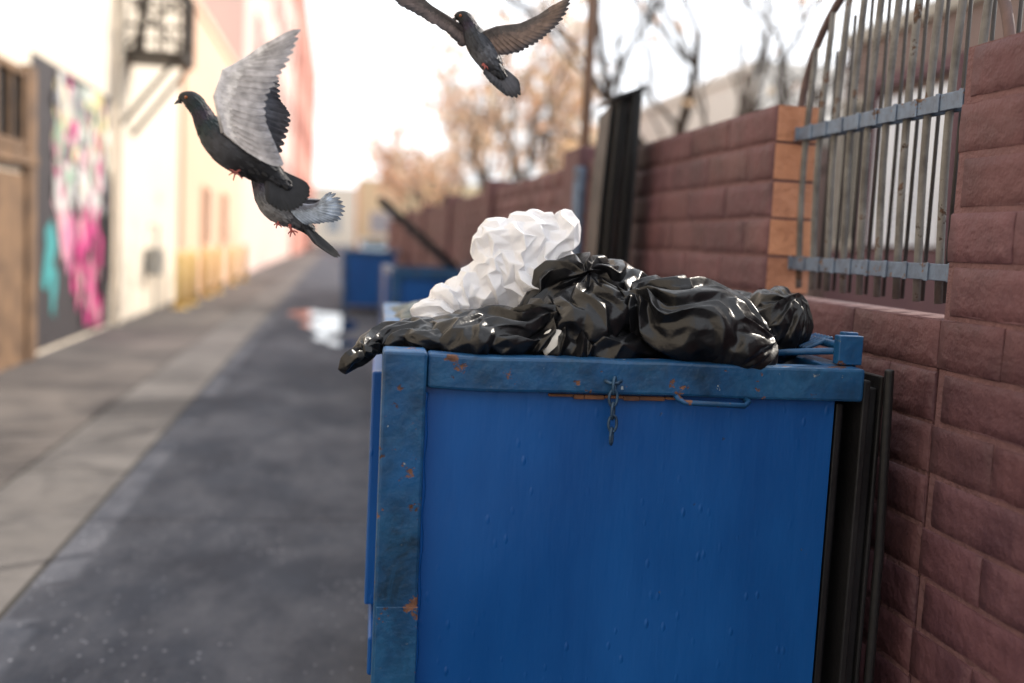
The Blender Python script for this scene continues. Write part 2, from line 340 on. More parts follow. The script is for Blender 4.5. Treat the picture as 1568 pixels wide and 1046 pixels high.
# ------------------------------------------------------------------ dumpsters
def dumpster(name,loc,rz,W=1.116,D=1.72,H=1.348,detail=True,lid=None):
    e=empty(name,loc,rz)
    b=MB(); t=.02
    z0=.16
    ov=.055
    if detail:
        # front sheet: very slightly buckled steel
        nx,nz=30,24; vs=[];fs=[]
        for iz in range(nz+1):
            for ix in range(nx+1):
                x=.03+(W-ov-.03)*ix/nx; z=z0+(H-.075-z0)*iz/nz
                w_=math.sin(math.pi*ix/nx)*math.sin(math.pi*iz/nz)
                vs.append((x,.03+.010*w_*noise.noise((x*2.2,z*2.2,4.0))*2,z))
        for iz in range(nz):
            for ix in range(nx):
                q=iz*(nx+1)+ix; fs.append((q,q+1,q+nx+2,q+nx+1))
        fb=MB(); fb.add(vs,fs); fb.obj('front_panel',[M_blue],e,smooth=True)
        b.box(.031,W-ov-.001,.045,.05,z0+.001,H-.076)
    else: b.box(.03,W-ov,.03,.03+t,z0,H-.075)
    b.box(.03,W-ov,D-.05,D-.05+t,z0,H-.075)
    b.box(.032,.032+t,.052,D-.052,z0,H-.075)
    b.box(W-ov-t-.002,W-ov-.002,.052,D-.052,z0,H-.075)
    b.box(.055,W-ov-.025,.053,D-.053,z0+.002,z0+.02)
    b.obj('body',[M_blue],e,bevel=.003)
    b=MB()
    if detail:
        n=26; vs=[];fs=[]
        for i in range(n+1):
            x=.094+(W-.094)*i/n
            dz=.003*noise.noise((x*6,1.3,0))*2; dy=.003*noise.noise((x*5,7.7,0))*2
            for (yy,zz) in ((0,H-.078),(0,H),(.07,H),(.07,H-.078)):
                vs.append((x,yy+(dy if yy==0 else 0),zz+dz))
        for i in range(n):
            for k in range(4):
                k2=(k+1)%4; fs.append((i*4+k,i*4+k2,(i+1)*4+k2,(i+1)*4+k))
        fs.append((0,3,2,1)); fs.append((n*4,n*4+1,n*4+2,n*4+3)); b.add(vs,fs)
    else: b.box(.094,W,0,.07,H-.078,H)
    b.box(0,W,D-.07,D,H-.078,H)
    b.box(0,.07,.096,D-.072,H-.078,H)
    b.box(W-.07,W,.072,D-.072,H-.078,H)
    b.box(-.006,.092,-.012,.094,.0,H+.006)
    b.box(-.004,.05,D-.09,D+.006,.0,H-.08)
    b.obj('rim',[M_rim],e,bevel=.007)
    b=MB()
    b.box(-.028,.028,.42,.52+.5,.62,1.25)
    b.box(-.015,.029,.25,1.4,.5,.6)
    b.obj('fork_pocket',[M_blue],e,bevel=.006)
    b=MB()
    b.box(W-.045,W+.016,.05,.08,H+.002,H+.072)
    b.box(W-.018,W+.018,.0815,.11,H-.05,H+.078)
    b.tube([(W-.23,.19,H+.0),(W-.14,.13,H+.02),(W-.0,.075,H+.035)],[.008,.009,.009],8)
    b.tube([(W-.03,.06,H+.045),(W-.03,D-.1,H+.045)],.011,8)
    for k in range(6): b.tube([(W-.085,.15+k*.018,H+.028),(W-.015,.15+k*.018,H+.058)],.006,6)
    b.obj('hinge',[M_rim],e,bevel=.003)
    if detail:
        b=MB()
        x0,x1=.665,.832; zc=H-.088
        b.tube([(x0,.028,zc+.012),(x0,-.012,zc+.008),(x0+.012,-.02,zc),(x1-.012,-.02,zc-.004),(x1,-.012,zc+.004),(x1,.028,zc+.008)],.0065,8)
        b.obj('handle',[M_rim],e,smooth=True)
        b=MB()
        cx=.512; z=H-.055
        for k in range(5):
            L=.019; pts=[]
            for i in range(17):
                a=2*math.pi*i/16
                u=.0095*math.cos(a); v=L*math.sin(a)
                if k%2: pts.append((cx+u+.001*k,-.012,z+v))
                else: pts.append((cx+.002+u*.45,-.012+u*.85,z+v))
            b.tube(pts,.0034,6,cap=False); z-=.029
        b.tube([(cx-.02,-.004,H-.045),(cx-.008,-.012,H-.05),(cx+.008,-.012,H-.05),(cx+.02,-.004,H-.045)],.004,6)
        b.obj('chain',[M_chain],e,smooth=True)
        b=MB()
        rq=random.Random(2); x=.37
        while x<.66:
            w_=rq.uniform(.02,.06); b.box(x,x+w_,.012+rq.uniform(0,.004),.028,H-.082-rq.uniform(.006,.013),H-.0825); x+=w_+.0005
        b.obj('rust_lip',[M_rust],e,bevel=.002)
        b=MB(); b.box(.0,.093,-.0165,-.0125,.2,.78); b.obj('post_patch',[M_rim],e,bevel=.002)
        b=MB(); b.tube([(.0935+.002*math.sin(z_*50),.026,z_) for z_ in [.2+.02*i for i in range(54)]],.006,6); b.obj('weld_bead',[M_blue],e,smooth=True)
    if lid:
        b=MB()
        (ya,yb,ang,off)=lid
        ca,sa=math.cos(ang),math.sin(ang); bx=W+off; bz=H+.03
        p=lambda u,w:(bx+ca*u-sa*w, bz+sa*u+ca*w)
        for k in range(6):
            u0,u1=k/6*1.02,(k+.86)/6*1.02
            q=[p(u0,0),p(u1,0),p(u1,.03),p(u0,.03)]
            vs=[(x,ya,z) for x,z in q]+[(x,yb,z) for x,z in q]
            b.add(vs,[(0,1,2,3),(7,6,5,4),(0,4,5,1),(1,5,6,2),(2,6,7,3),(3,7,4,0)])
        q=[p(0,-.002),p(1.04,-.002),p(1.04,-.012),p(0,-.012)]
        vs=[(x,ya-.02,z) for x,z in q]+[(x,yb+.02,z) for x,z in q]
        b.add(vs,[(0,1,2,3),(7,6,5,4),(0,4,5,1),(1,5,6,2),(2,6,7,3),(3,7,4,0)])
        b.obj('open_lid',[M_blk],e,bevel=.004)
    return e
D1=dumpster('dumpster',(.107,2.18,0),math.radians(-2.2),lid=None)
b=MB()
W=1.116;H=1.348
b.box(W-.045,W-.028,.04,.80,.12,H-.09)
for k in range(7): b.box(W-.0278,W+.0,.09+k*.1,.13+k*.1,.14,H-.1)
b.box(W+.010,W+.028,.02,.84,.02,H-.03)
for k in range(7): b.box(W+.0285,W+.055,.04+k*.11,.09+k*.11,.04,H-.05)
b.box(W+.056,W+.068,.03,.84,.03,H-.02)
b.tube([(W+.06,.0,H-.0),(W+.085,.02,.9),(W+.095,.03,.1)],.012,8)
b.obj('hanging_lid',[M_blk],D1,bevel=.004)
dumpster('dumpster',(.50,9.5,0),math.radians(1),W=.95,H=1.3,detail=False,lid=(.5,1.4,math.radians(140),-.25))
dumpster('dumpster',(.1,20.8,0),0,H=1.3,detail=False)

# upright lid leaning against the wall : nested curved shells seen from the end
lid=empty('dumpster_lid',(1.215,4.45,1.0),math.radians(-3))
b=MB()
def shell(x0,y0,y1,zb_,zt_,bow,th,topslope):
    n=14; vs=[];fs=[]
    for i in range(n+1):
        t=i/n
        xc=x0+bow*math.sin(math.pi*t)
        for (dx,yy,tp) in ((0,y0,0),(th,y0,0),(th,y1,topslope),(0,y1,topslope)):
            z=zb_+(zt_-zb_-tp)*t
            vs.append((xc+dx+.035*t,yy,z))
    for i in range(n):
        a=i*4
        for k in range(4):
            k2=(k+1)%4; fs.append((a+k,a+k2,a+4+k2,a+4+k))
    fs.append((0,3,2,1)); fs.append((n*4,n*4+1,n*4+2,n*4+3)); b.add(vs,fs)
shell(-.055,.02,.28,0,1.255,-.012,.014,.03)
shell(-.028,-.03,.28,0,1.27,-.008,.010,.03)
shell(.0,-.01,.28,0,1.285,-.014,.013,.03)
shell(.031,-.05,.28,0,1.30,-.003,.011,.03)
shell(.052,-.02,.28,0,1.315,.006,.028,.03)
b.add([(-.035,-.055,1.258),(.125,-.055,1.318),(.125,.27,1.318),(-.035,.27,1.258),(-.035,-.055,1.274),(.125,-.055,1.336),(.125,.27,1.336),(-.035,.27,1.274)],[(0,3,2,1),(4,5,6,7),(0,1,5,4),(1,2,6,5),(2,3,7,6),(3,0,4,7)])
b.obj('ribbed_panel',[M_blk],lid,bevel=.004)

# ------------------------------------------------------------------ crumpled bags: sheet buckling
def radial(P,c,ax,nf,amp,seed,reach):
    c=np.array(c); ax=np.array(ax,float); ax/=np.linalg.norm(ax)
    tri=lambda x: 2*np.abs(x-np.floor(x+.5))
    q=P-c; al=q@ax; pr=q-al[:,None]*ax
    u=np.cross(ax,[.3,.9,.2]); u/=np.linalg.norm(u); v=np.cross(ax,u)
    th=np.arctan2(pr@v,pr@u); R=np.linalg.norm(q,axis=1)
    th=th+.25*np.sin(R*30+seed)
    f=tri(th*nf/(2*math.pi))-.5+.5*(tri(th*nf*2.3/(2*math.pi)+.3)-.5)
    return amp*f*np.exp(-(R/reach)**2)*np.minimum(1,R/.03)
def arrays(bm):
    bm.verts.ensure_lookup_table(); bm.verts.index_update()
    V=np.array([v.co[:] for v in bm.verts]); E=np.array([(e.verts[0].index,e.verts[1].index) for e in bm.edges])
    return V,E
def vnormals(V,F):
    n=np.cross(V[F[:,1]]-V[F[:,0]],V[F[:,2]]-V[F[:,0]]); N=np.zeros_like(V)
    for k in range(3):
        for c in range(3): N[:,c]+=np.bincount(F[:,k],n[:,c],len(V))
    return N/np.maximum(np.linalg.norm(N,axis=1,keepdims=True),1e-12)
def buckle(V,E,F,factor,iters,bend,anchor,seed,jit):
    """grow the rest length of every edge so that the skin has too much area and has to fold"""
    r=np.random.default_rng(seed); n=len(V)
    L0=np.linalg.norm(V[E[:,1]]-V[E[:,0]],axis=1)
    deg=np.bincount(E.ravel(),minlength=n).astype(float)[:,None]
    X0=V.copy(); N=vnormals(V,F)
    X=V+N*(r.normal(size=n)*jit*L0.mean())[:,None]
    for it in range(iters):
        f=1+(factor-1)*min(1,(it+1)/(iters*.6))
        d=X[E[:,1]]-X[E[:,0]]; L=np.linalg.norm(d,axis=1)
        c=d*((L-L0*f)/np.maximum(L,1e-9)*.5)[:,None]
        A=np.zeros_like(X); S=np.zeros_like(X)
        for k in range(3):
            A[:,k]=np.bincount(E[:,0],c[:,k],n)-np.bincount(E[:,1],c[:,k],n)
            S[:,k]=np.bincount(E[:,0],X[E[:,1],k],n)+np.bincount(E[:,1],X[E[:,0],k],n)
        X=X+A/deg*1.6+bend*(S/deg-X)+anchor*(X0-X)
    return X
def bag(name,lobes,m,seed,ntri=1300,f1=1.2,f2=1.07,f3=1.02,voxel=.012,necks=(),sharp=50,lv=3,bend=(.05,.06,.10),soft=1):
    bm=bmesh.new()
    for (c,r,rot) in lobes:
        mt=Matrix.Translation(c)@Matrix.Rotation(math.radians(rot[2]),4,'Z')@Matrix.Rotation(math.radians(rot[1]),4,'Y')@Matrix.Rotation(math.radians(rot[0]),4,'X')@Matrix.Diagonal((*r,1))
        bmesh.ops.create_icosphere(bm,subdivisions=4,radius=1,matrix=mt)
    me=bpy.data.meshes.new(name); bm.to_mesh(me); bm.free()
    o=bpy.data.objects.new(name,me); link(o)
    rm=o.modifiers.new('r','REMESH'); rm.mode='VOXEL'; rm.voxel_size=voxel*.5
    sm=o.modifiers.new('s','SMOOTH'); sm.iterations=5; sm.factor=.7
    dg=bpy.context.evaluated_depsgraph_get(); ev=o.evaluated_get(dg)
    m2=bpy.data.meshes.new_from_object(ev); o.modifiers.clear(); o.data=m2; bpy.data.meshes.remove(me)
    r=np.random.default_rng(seed)
    n=len(m2.vertices); P=np.empty(n*3); m2.vertices.foreach_get('co',P); P=P.reshape(-1,3)
    N=np.empty(n*3); m2.vertices.foreach_get('normal',N); N=N.reshape(-1,3)
    h=r.normal(size=n)*voxel*.06
    for (c,ax,nf,amp,reach) in necks: h=h+radial(P,c,ax,nf,amp,seed,reach)
    m2.vertices.foreach_set('co',(P+N*h[:,None]).ravel()); m2.update()
    tr=o.modifiers.new('t','TRIANGULATE')
    dc=o.modifiers.new('d','DECIMATE'); dc.ratio=min(1,ntri/max(1,len(m2.polygons)*2))
    dg=bpy.context.evaluated_depsgraph_get(); m3=bpy.data.meshes.new_from_object(o.evaluated_get(dg)); o.modifiers.clear()
    bm=bmesh.new(); bm.from_mesh(m3); bmesh.ops.triangulate(bm,faces=bm.faces[:])
    for level in range(lv):
        V,E=arrays(bm); F=np.array([[v.index for v in f.verts] for f in bm.faces])
        fac,it,anc,jit=((f1,90,.010,.25),(f2,60,.02,.12),(f3,40,.03,.08))[level]
        X=buckle(V,E,F,fac,it,bend[level],anc,seed+level,jit)
        for v,x in zip(bm.verts,X): v.co=x
        if level<lv-1:
            bmesh.ops.subdivide_edges(bm,edges=bm.edges[:],cuts=1,use_grid_fill=True,smooth=0.0)
            bmesh.ops.triangulate(bm,faces=[f for f in bm.faces if len(f.verts)>3])
    bmesh.ops.subdivide_edges(bm,edges=bm.edges[:],cuts=1,use_grid_fill=True,smooth=0.0)
    for _ in range(soft): bmesh.ops.smooth_vert(bm,verts=bm.verts[:],factor=.5,use_axis_x=True,use_axis_y=True,use_axis_z=True)
    for f in bm.faces: f.smooth=True
    lim=math.radians(sharp)
    for e in bm.edges:
        if len(e.link_faces)==2 and e.calc_face_angle(0)>lim: e.smooth=False
    bm.to_mesh(m3); bm.free(); o.data=m3; bpy.data.meshes.remove(m2)
    m3.materials.clear(); m3.materials.append(m); m3.update(); o.name=name
    return o
Z0=(0,0,0)
bag('trash_bag',[((.855,2.34,1.42),(.18,.20,.112),(0,8,0)),((.73,2.36,1.45),(.08,.13,.07),(0,0,0)),((.93,2.30,1.385),(.12,.17,.085),(0,12,0)),((.71,2.40,1.49),(.03,.03,.03),Z0)],
    M_bag,11,ntri=1500,f1=1.14,f2=1.07,f3=1.03,bend=(.06,.05,.08),soft=2,necks=[((.70,2.30,1.49),(-.6,-.2,1),12,.035,.22),((1.03,2.20,1.42),(.8,-.5,.4),10,.02,.12)])
bag('trash_bag',[((1.11,2.42,1.42),(.09,.12,.10),(0,18,0)),((1.05,2.50,1.465),(.05,.07,.04),Z0)],M_bag,23,ntri=900,f1=1.17,f2=1.07,f3=1.03,bend=(.05,.05,.08),soft=2,necks=[((1.12,2.34,1.50),(.1,-.3,1),7,.018,.10)])
bag('trash_bag',[((.65,2.50,1.43),(.19,.19,.11),(0,4,0)),((.60,2.46,1.52),(.10,.1,.05),(0,-12,0)),((.70,2.5,1.51),(.11,.1,.055),(0,16,0)),((.585,2.34,1.42),(.12,.12,.08),(0,-20,0)),((.53,2.44,1.51),(.045,.04,.04),Z0)],
    M_bag,37,f1=1.2,f2=1.08,f3=1.03,necks=[((.60,2.38,1.52),(0,-.5,1),13,.035,.15)])
bag('trash_bag',[((.36,2.38,1.375),(.17,.17,.06),(0,-4,0)),((.46,2.34,1.39),(.13,.1,.06),(0,-22,0)),((.60,2.31,1.365),(.2,.1,.05),Z0)],
    M_bag,41,f1=1.2,f2=1.08,f3=1.03,necks=[((.50,2.30,1.42),(.2,-.5,1),11,.035,.18)])
bag('trash_bag',[((.15,2.40,1.365),(.10,.10,.035),(0,-16,0)),((.065,2.32,1.335),(.05,.04,.020),(0,-38,0)),((.035,2.27,1.318),(.028,.025,.014),(0,-50,0)),((.22,2.36,1.365),(.08,.1,.035),Z0)],M_bag,53,ntri=1000,f1=1.2,f2=1.08,f3=1.03,voxel=.009,necks=[((.08,2.30,1.34),(-.6,-.5,.4),9,.02,.1)])
bag('trash_bag',[((.65,3.0,1.2),(.47,.75,.17),Z0)],M_bag,61,ntri=900,voxel=.03,f1=1.15,lv=2)
bag('trash_bag',[((.36,3.2,1.32),(.18,.25,.08),Z0),((.3,3.5,1.32),(.13,.15,.06),Z0)],M_bag2,63,ntri=600,voxel=.02,lv=2)
bag('white_plastic_bag',[((.485,2.57,1.585),(.125,.08,.095),(0,-12,0)),((.42,2.57,1.58),(.075,.07,.085),(0,-20,0)),((.43,2.56,1.53),(.10,.08,.085),(0,-35,0)),((.50,2.54,1.50),(.09,.08,.075),Z0),
     ((.35,2.57,1.47),(.10,.07,.06),(0,-30,0)),((.28,2.55,1.435),(.07,.06,.05),(0,-30,0)),((.235,2.54,1.40),(.035,.05,.045),(0,-60,0)),((.218,2.53,1.37),(.02,.03,.035),Z0),
     ((.575,2.57,1.63),(.04,.06,.06),(0,5,0))],M_white,77,ntri=1500,f1=1.25,f2=1.10,f3=1.035,bend=(.035,.045,.08),soft=1,
     necks=[((.56,2.50,1.44),(.5,-1,.1),9,.032,.20),((.30,2.50,1.40),(-.2,-1,.4),9,.02,.12)])
bag('paper_scrap',[((.50,2.245,1.372),(.032,.01,.035),(0,-25,0))],M_paper,81,ntri=120,voxel=.005,f1=1.2,lv=2)

# ------------------------------------------------------------------ pigeons
def polyline(pts,t):
    L=[0]
    for a,b_ in zip(pts[:-1],pts[1:]): L.append(L[-1]+(b_-a).length)
    s=t*L[-1]
    for i in range(len(pts)-1):
        if s<=L[i+1]+1e-9:
            k=(s-L[i])/max(L[i+1]-L[i],1e-9); return pts[i].lerp(pts[i+1],k)
    return pts[-1].copy()
def lerp3(a,b_,t): return tuple(a[i]*(1-t)+b_[i]*t for i in range(3))
def feather(mb,root,tip,w,nrm,c0,c1,bend=.04,tipstart=.65,n=9):
    ax=tip-root; L=ax.length
    if L<1e-5: return
    side=ax.cross(nrm).normalized(); nn=side.cross(ax).normalized()
    vs=[];cs=[]
    for i in range(n+1):
        t=i/n
        pr=(.35+.65*min(1,t/.45)) if t<.45 else 1.0
        if t>.72: pr*=math.sqrt(max(0.0,1-((t-.72)/.285)**2))
        ww=w*pr
        c=root+ax*t+nn*(bend*L*math.sin(math.pi*t)*.6)
        k=max(0,(t-tipstart)/(1-tipstart)); cc=lerp3(c0,c1,min(1,k*1.3))
        vs+= [c-side*ww-nn*(.22*ww), c-side*ww*.1, c+side*ww*.0+nn*.0004, c+side*ww*.75-nn*(.12*ww)]
        cs+= [lerp3(cc,(0,0,0),.2),cc,lerp3(cc,(0,0,0),.25),cc]
    fs=[]
    for i in range(n):
        for k in range(3): fs.append((i*4+k,i*4+k+1,(i+1)*4+k+1,(i+1)*4+k))
    mb.add(vs,fs,0,cs)
def spline(rows,m=6):
    rows=np.array(rows,float); out=[]
    n=len(rows)
    for i in range(n-1):
        p0=rows[max(i-1,0)];p1=rows[i];p2=rows[i+1];p3=rows[min(i+2,n-1)]
        for k in range(m):
            t=k/m
            out.append(.5*((2*p1)+(-p0+p2)*t+(2*p0-5*p1+4*p2-p3)*t*t+(-p0+3*p1-3*p2+p3)*t**3))
    out.append(rows[-1]); return np.array(out)

def pigeon(name,loc,rot,s,cx,cy,rings,ringcols,wings,tail,legs,head,seed):
    """Modelled on a side sketch: sketch units (u,v,depth) -> metres, local frame of the bird."""
    e=empty(name,loc); e.rotation_euler=rot
    rnd=random.Random(seed)
    V=lambda u,v,y=0.0: Vector(((u-cx)*s,y,(cy-v)*s))
    rows=[( (r[0]-cx)*s, r[2], (cy-r[1])*s, r[3]*s, *c) for r,c in zip(rings,ringcols)]
    sp=spline(rows)
    b=MB()
    b.tube([tuple(r[:3]) for r in sp],[max(r[3],.0008) for r in sp],20,cols=[tuple(max(x,0.003) for x in r[4:7]) for r in sp],flat=.92)
    n=len(sp)
    for _ in range(520):
        i=rnd.randrange(int(n*.22),n-4); r=sp[i]; r2=sp[min(i+3,n-1)]
        t=Vector(r2[:3])-Vector(r[:3]); 
        if t.length<1e-6: continue
        t.normalize(); a=rnd.uniform(0,2*math.pi)
        x=t.cross(Vector((0,1,0))).normalized(); y=x.cross(t)
        out=x*math.cos(a)+y*math.sin(a)*.92
        p=Vector(r[:3])+out*(r[3]*.985)
        L=rnd.uniform(.010,.018)*(.6 if i<n*.45 else 1)
        slope=(sp[min(i+3,n-1)][3]-r[3])
        tip=p+t*L+out*(.0012+slope*.5)
        k=rnd.uniform(.7,1.5); c=tuple(max(.003,v*k) for v in r[4:7])
        feather(b,p-t*.004,tip,L*.34,out,c,tuple(v*.8 for v in c),.03,n=5)
    b.obj('body',[M_fea],e,smooth=True)
    hb=MB(); bx,by,tx,ty,hr=head['beak']
    y0=head.get('y',0)
    m1=((bx+tx)/2,(by+ty)/2-1)
    hb.tube([V(bx,by,y0),V(m1[0],m1[1],y0),V(tx,ty,y0)],[hr*s,hr*.62*s,.12*hr*s],10)
    hb.obj('beak',[M_beak],e,smooth=True)
    cb=MB(); cb.tube([V(bx,by-hr*.5,y0),V(bx+(tx-bx)*.35,by-hr*.65+(ty-by)*.35,y0)],[hr*.65*s,hr*.3*s],8); cb.obj('cere',[M_cere],e,smooth=True)
    ex,ey,er,ed=head['eye']
    for sg in (-1,1):
        for (rr_,mm,dd,nm) in ((er,M_eye,0,'eye'),(er*.62,M_beak,er*.5*s,'pupil')):
            bm=bmesh.new(); bmesh.ops.create_uvsphere(bm,u_segments=14,v_segments=10,radius=rr_*s)
            me=bpy.data.meshes.new(nm); bm.to_mesh(me); bm.free(); me.materials.append(mm)
            for p_ in me.polygons: p_.use_smooth=True
            o=bpy.data.objects.new(nm,me); link(o); o.parent=e; o.location=V(ex,ey,y0+sg*(ed*s+dd))
    for wg in wings:
        wb=MB()
        lead=[V(*p) for p in wg['lead']]; trail=[V(*p) for p in wg['trail']]
        nf=wg.get('n',19); nr=Vector(wg['n_dir']).normalized(); pal=wg['pal']; w=wg['w']*s
        for k in range(nf):
            t=k/(nf-1)
            root=polyline(lead,t**1.0); tip=polyline(trail,t)
            c0,c1=pal['flight']; kk=rnd.uniform(.85,1.15)
            feather(wb,root+nr*(k*.0005),tip+nr*(k*.0004)+Vector((rnd.uniform(-1,1)*s,0,rnd.uniform(-1,1)*s)),w*(.8+.7*t),nr,tuple(v*kk for v in c0),tuple(v*kk for v in c1),.05)
        for side in (1,-1):
            for row,(fr,ww,key) in enumerate(((.58,1.0,'cov1'),(.44,.9,'cov2'),(.30,.8,'cov3'),(.17,.7,'cov3'))):
                m_=int(nf*1.5)+row*4
                for k in range(m_):
                    t=k/(m_-1); root=polyline(lead,t); tip=polyline(trail,t)
                    f=fr*rnd.uniform(.88,1.1)
                    tip=root+(tip-root)*f
                    c=pal[key]; kk=rnd.uniform(.88,1.1)
                    off=nr*side*(.0025+.0014*row+.0003*(k%2))+nr*(.0005*k*nf/m_)
                    feather(wb,root+off,tip+off*.6,w*ww*.85,nr*side,tuple(v*kk for v in c),tuple(v*kk*.85 for v in c),.04,n=6)
        m_=len(lead)
        wb.tube([p+nr*.004 for p in lead],[ (1.5+3.5*i/(m_-1))*s*1.2 for i in range(m_)],10,cols=[pal['cov3']]*m_)
        wb.obj('wing',[M_fea],e,smooth=True)
    tb=MB(); root0=V(*tail['root']); tips=[V(*p) for p in tail['tips']]; n=tail.get('n',12); nr=Vector(tail['n_dir']).normalized()
    for k in range(n):
        t=k/(n-1); tip=polyline(tips,t)
        feather(tb,root0+nr*.0006*k,tip+nr*.0008*k,tail['w']*s,nr,tail['c'][0],tail['c'][1],.03,tipstart=.7)
    for k in range(14):
        t=k/13; tip=polyline(tips,t); tip=root0+(tip-root0)*rnd.uniform(.45,.6)
        for sg in (1,-1): feather(tb,root0+nr*sg*.005-(tip-root0)*.25,tip+nr*sg*.003,tail['w']*s,nr*sg,tail['c'][0],tail['c'][0],.03,n=5)
    tb.obj('tail',[M_fea],e,smooth=True)
    lb=MB()
    for lg in legs:
        hip=V(*lg['hip']); ank=V(*lg['ankle'])
        mid=hip.lerp(ank,.5)
        lb.tube([hip,mid,ank],[3.0*s,2.0*s,1.7*s],8)
        for j,tp in enumerate(lg['toes']):
            q=V(*tp); md=ank.lerp(q,.5)+Vector((0,0,1.2*s))
            lb.tube([ank,md,q,q+Vector((0.3*s,0,-1.5*s))],[1.5*s,1.2*s,.9*s,.3*s],7)
    lb.obj('legs',[M_leg],e,smooth=True)
    return e
rotb=(math.radians(0),math.radians(2.8),math.radians(-10))
dk=(.015,.016,.021); neck=(.013,.026,.030); pur=(.032,.022,.040); slate=(.042,.045,.055)
pigeon('pigeon',(-.214,2.251,1.786),rotb,.00141,370,220,
 [(270,163,0,3),(277,160,0,9),(288,162,0,13.5),(298,170,0,14),(308,184,0,15.5),(318,200,0,20),(335,217,0,27),(358,231,0,31),(385,244,0,28),(410,257,0,21),(432,270,0,13),(450,282,0,6)],
 [dk,dk,dk,neck,pur,neck,slate,slate,dk,dk,dk,dk],
 [dict(lead=[(385,98,-.06),(347,120,-.055),(336,158,-.045),(350,208,-.03)],
       trail=[(461,55,-.09),(455,76,-.08),(446,98,-.075),(434,120,-.07),(420,142,-.06),(412,165,-.055),(416,195,-.05),(428,222,-.045),(442,248,-.04)],
       n_dir=(0.15,-1,0.1),w=9,n=20,pal=dict(flight=((.55,.54,.57),(.30,.30,.33)),cov1=(.68,.67,.69),cov2=(.86,.85,.87),cov3=(.76,.75,.78))),
  dict(lead=[(334,112,.16),(322,126,.11),(318,150,.07),(332,195,.03)],
       trail=[(375,95,.26),(380,110,.24),(385,128,.22),(400,145,.18),(420,160,.12),(426,185,.08),(422,235,.04)],
       n_dir=(0.3,1,0.1),w=8.5,n=18,pal=dict(flight=((.10,.11,.14),(.05,.05,.06)),cov1=(.12,.13,.17),cov2=(.12,.13,.17),cov3=(.09,.10,.14)))],
 dict(root=(415,257,0),tips=[(476,278,.02),(478,292,.01),(470,306,0),(458,316,-.01),(440,318,-.015),(424,310,-.02)],n=14,w=9,n_dir=(.1,-1,.2),c=((.02,.02,.024),(.009,.009,.010))),
 [dict(hip=(378,258,-.02),ankle=(370,266,-.03),toes=[(360,262,-.03),(361,270,-.035),(367,277,-.03),(378,273,-.02)]),
  dict(hip=(392,256,.02),ankle=(385,262,0),toes=[(376,258,.0),(375,266,0),(386,270,0),(394,264,.01)])],
 dict(beak=(273,165,263,171,4.2),eye=(284,160,2.1,11.6),y=0),1)
g1=(.12,.125,.145); g2=(.2,.205,.22)
pigeon('pigeon',(-.147,2.583,1.658),rotb,.00164,430,320,
 [(374,262,0,3),(379,261,0,7),(386,265,0,9.5),(391,275,0,10),(397,288,0,13),(405,301,0,18),(418,314,0,22),(434,324,0,21),(452,332,0,16),(470,343,0,10),(482,352,0,5)],
 [dk,dk,dk,neck,pur,g1,g2,g2,g1,dk,dk],
 [dict(lead=[(494,309,-.05),(478,313,-.04),(462,314,-.03),(446,318,-.02)],
       trail=[(509,291,-.08),(516,289,-.085),(525,292,-.09),(533,300,-.09),(538,310,-.09),(537,320,-.085),(530,329,-.07),(516,334,-.06),(498,337,-.05),(478,340,-.03)],
       n_dir=(0,-1,.25),w=4.0,n=17,pal=dict(flight=((.40,.48,.60),(.14,.17,.22)),cov1=(.43,.51,.63),cov2=(.35,.41,.50),cov3=(.2,.22,.28))),
  dict(lead=[(470,300,.12),(450,302,.08),(440,310,.05),(425,318,.03)],
       trail=[(495,300,.26),(500,310,.24),(500,320,.2),(490,328,.15),(480,334,.1),(460,338,.05)],
       n_dir=(0,1,.3),w=4.5,n=14,pal=dict(flight=((.2,.2,.22),(.06,.06,.07)),cov1=(.2,.2,.22),cov2=(.16,.16,.18),cov3=(.1,.1,.12)))],
 dict(root=(462,338,0),tips=[(524,384,.02),(520,387,.01),(512,383,0),(503,377,-.02),(494,371,-.03)],n=10,w=4.5,n_dir=(.2,-1,.3),c=((.03,.03,.034),(.010,.010,.012))),
 [dict(hip=(448,343,-.02),ankle=(453,352,-.03),toes=[(459,357,-.03),(452,360,-.035),(462,353,-.03),(447,356,-.02)]),
  dict(hip=(430,338,-.01),ankle=(431,344,-.03),toes=[(437,347,-.03),(430,349,-.035),(426,345,-.03)])],
 dict(beak=(377,263,369,268,3.2),eye=(383,262,1.8,8),y=0),2)
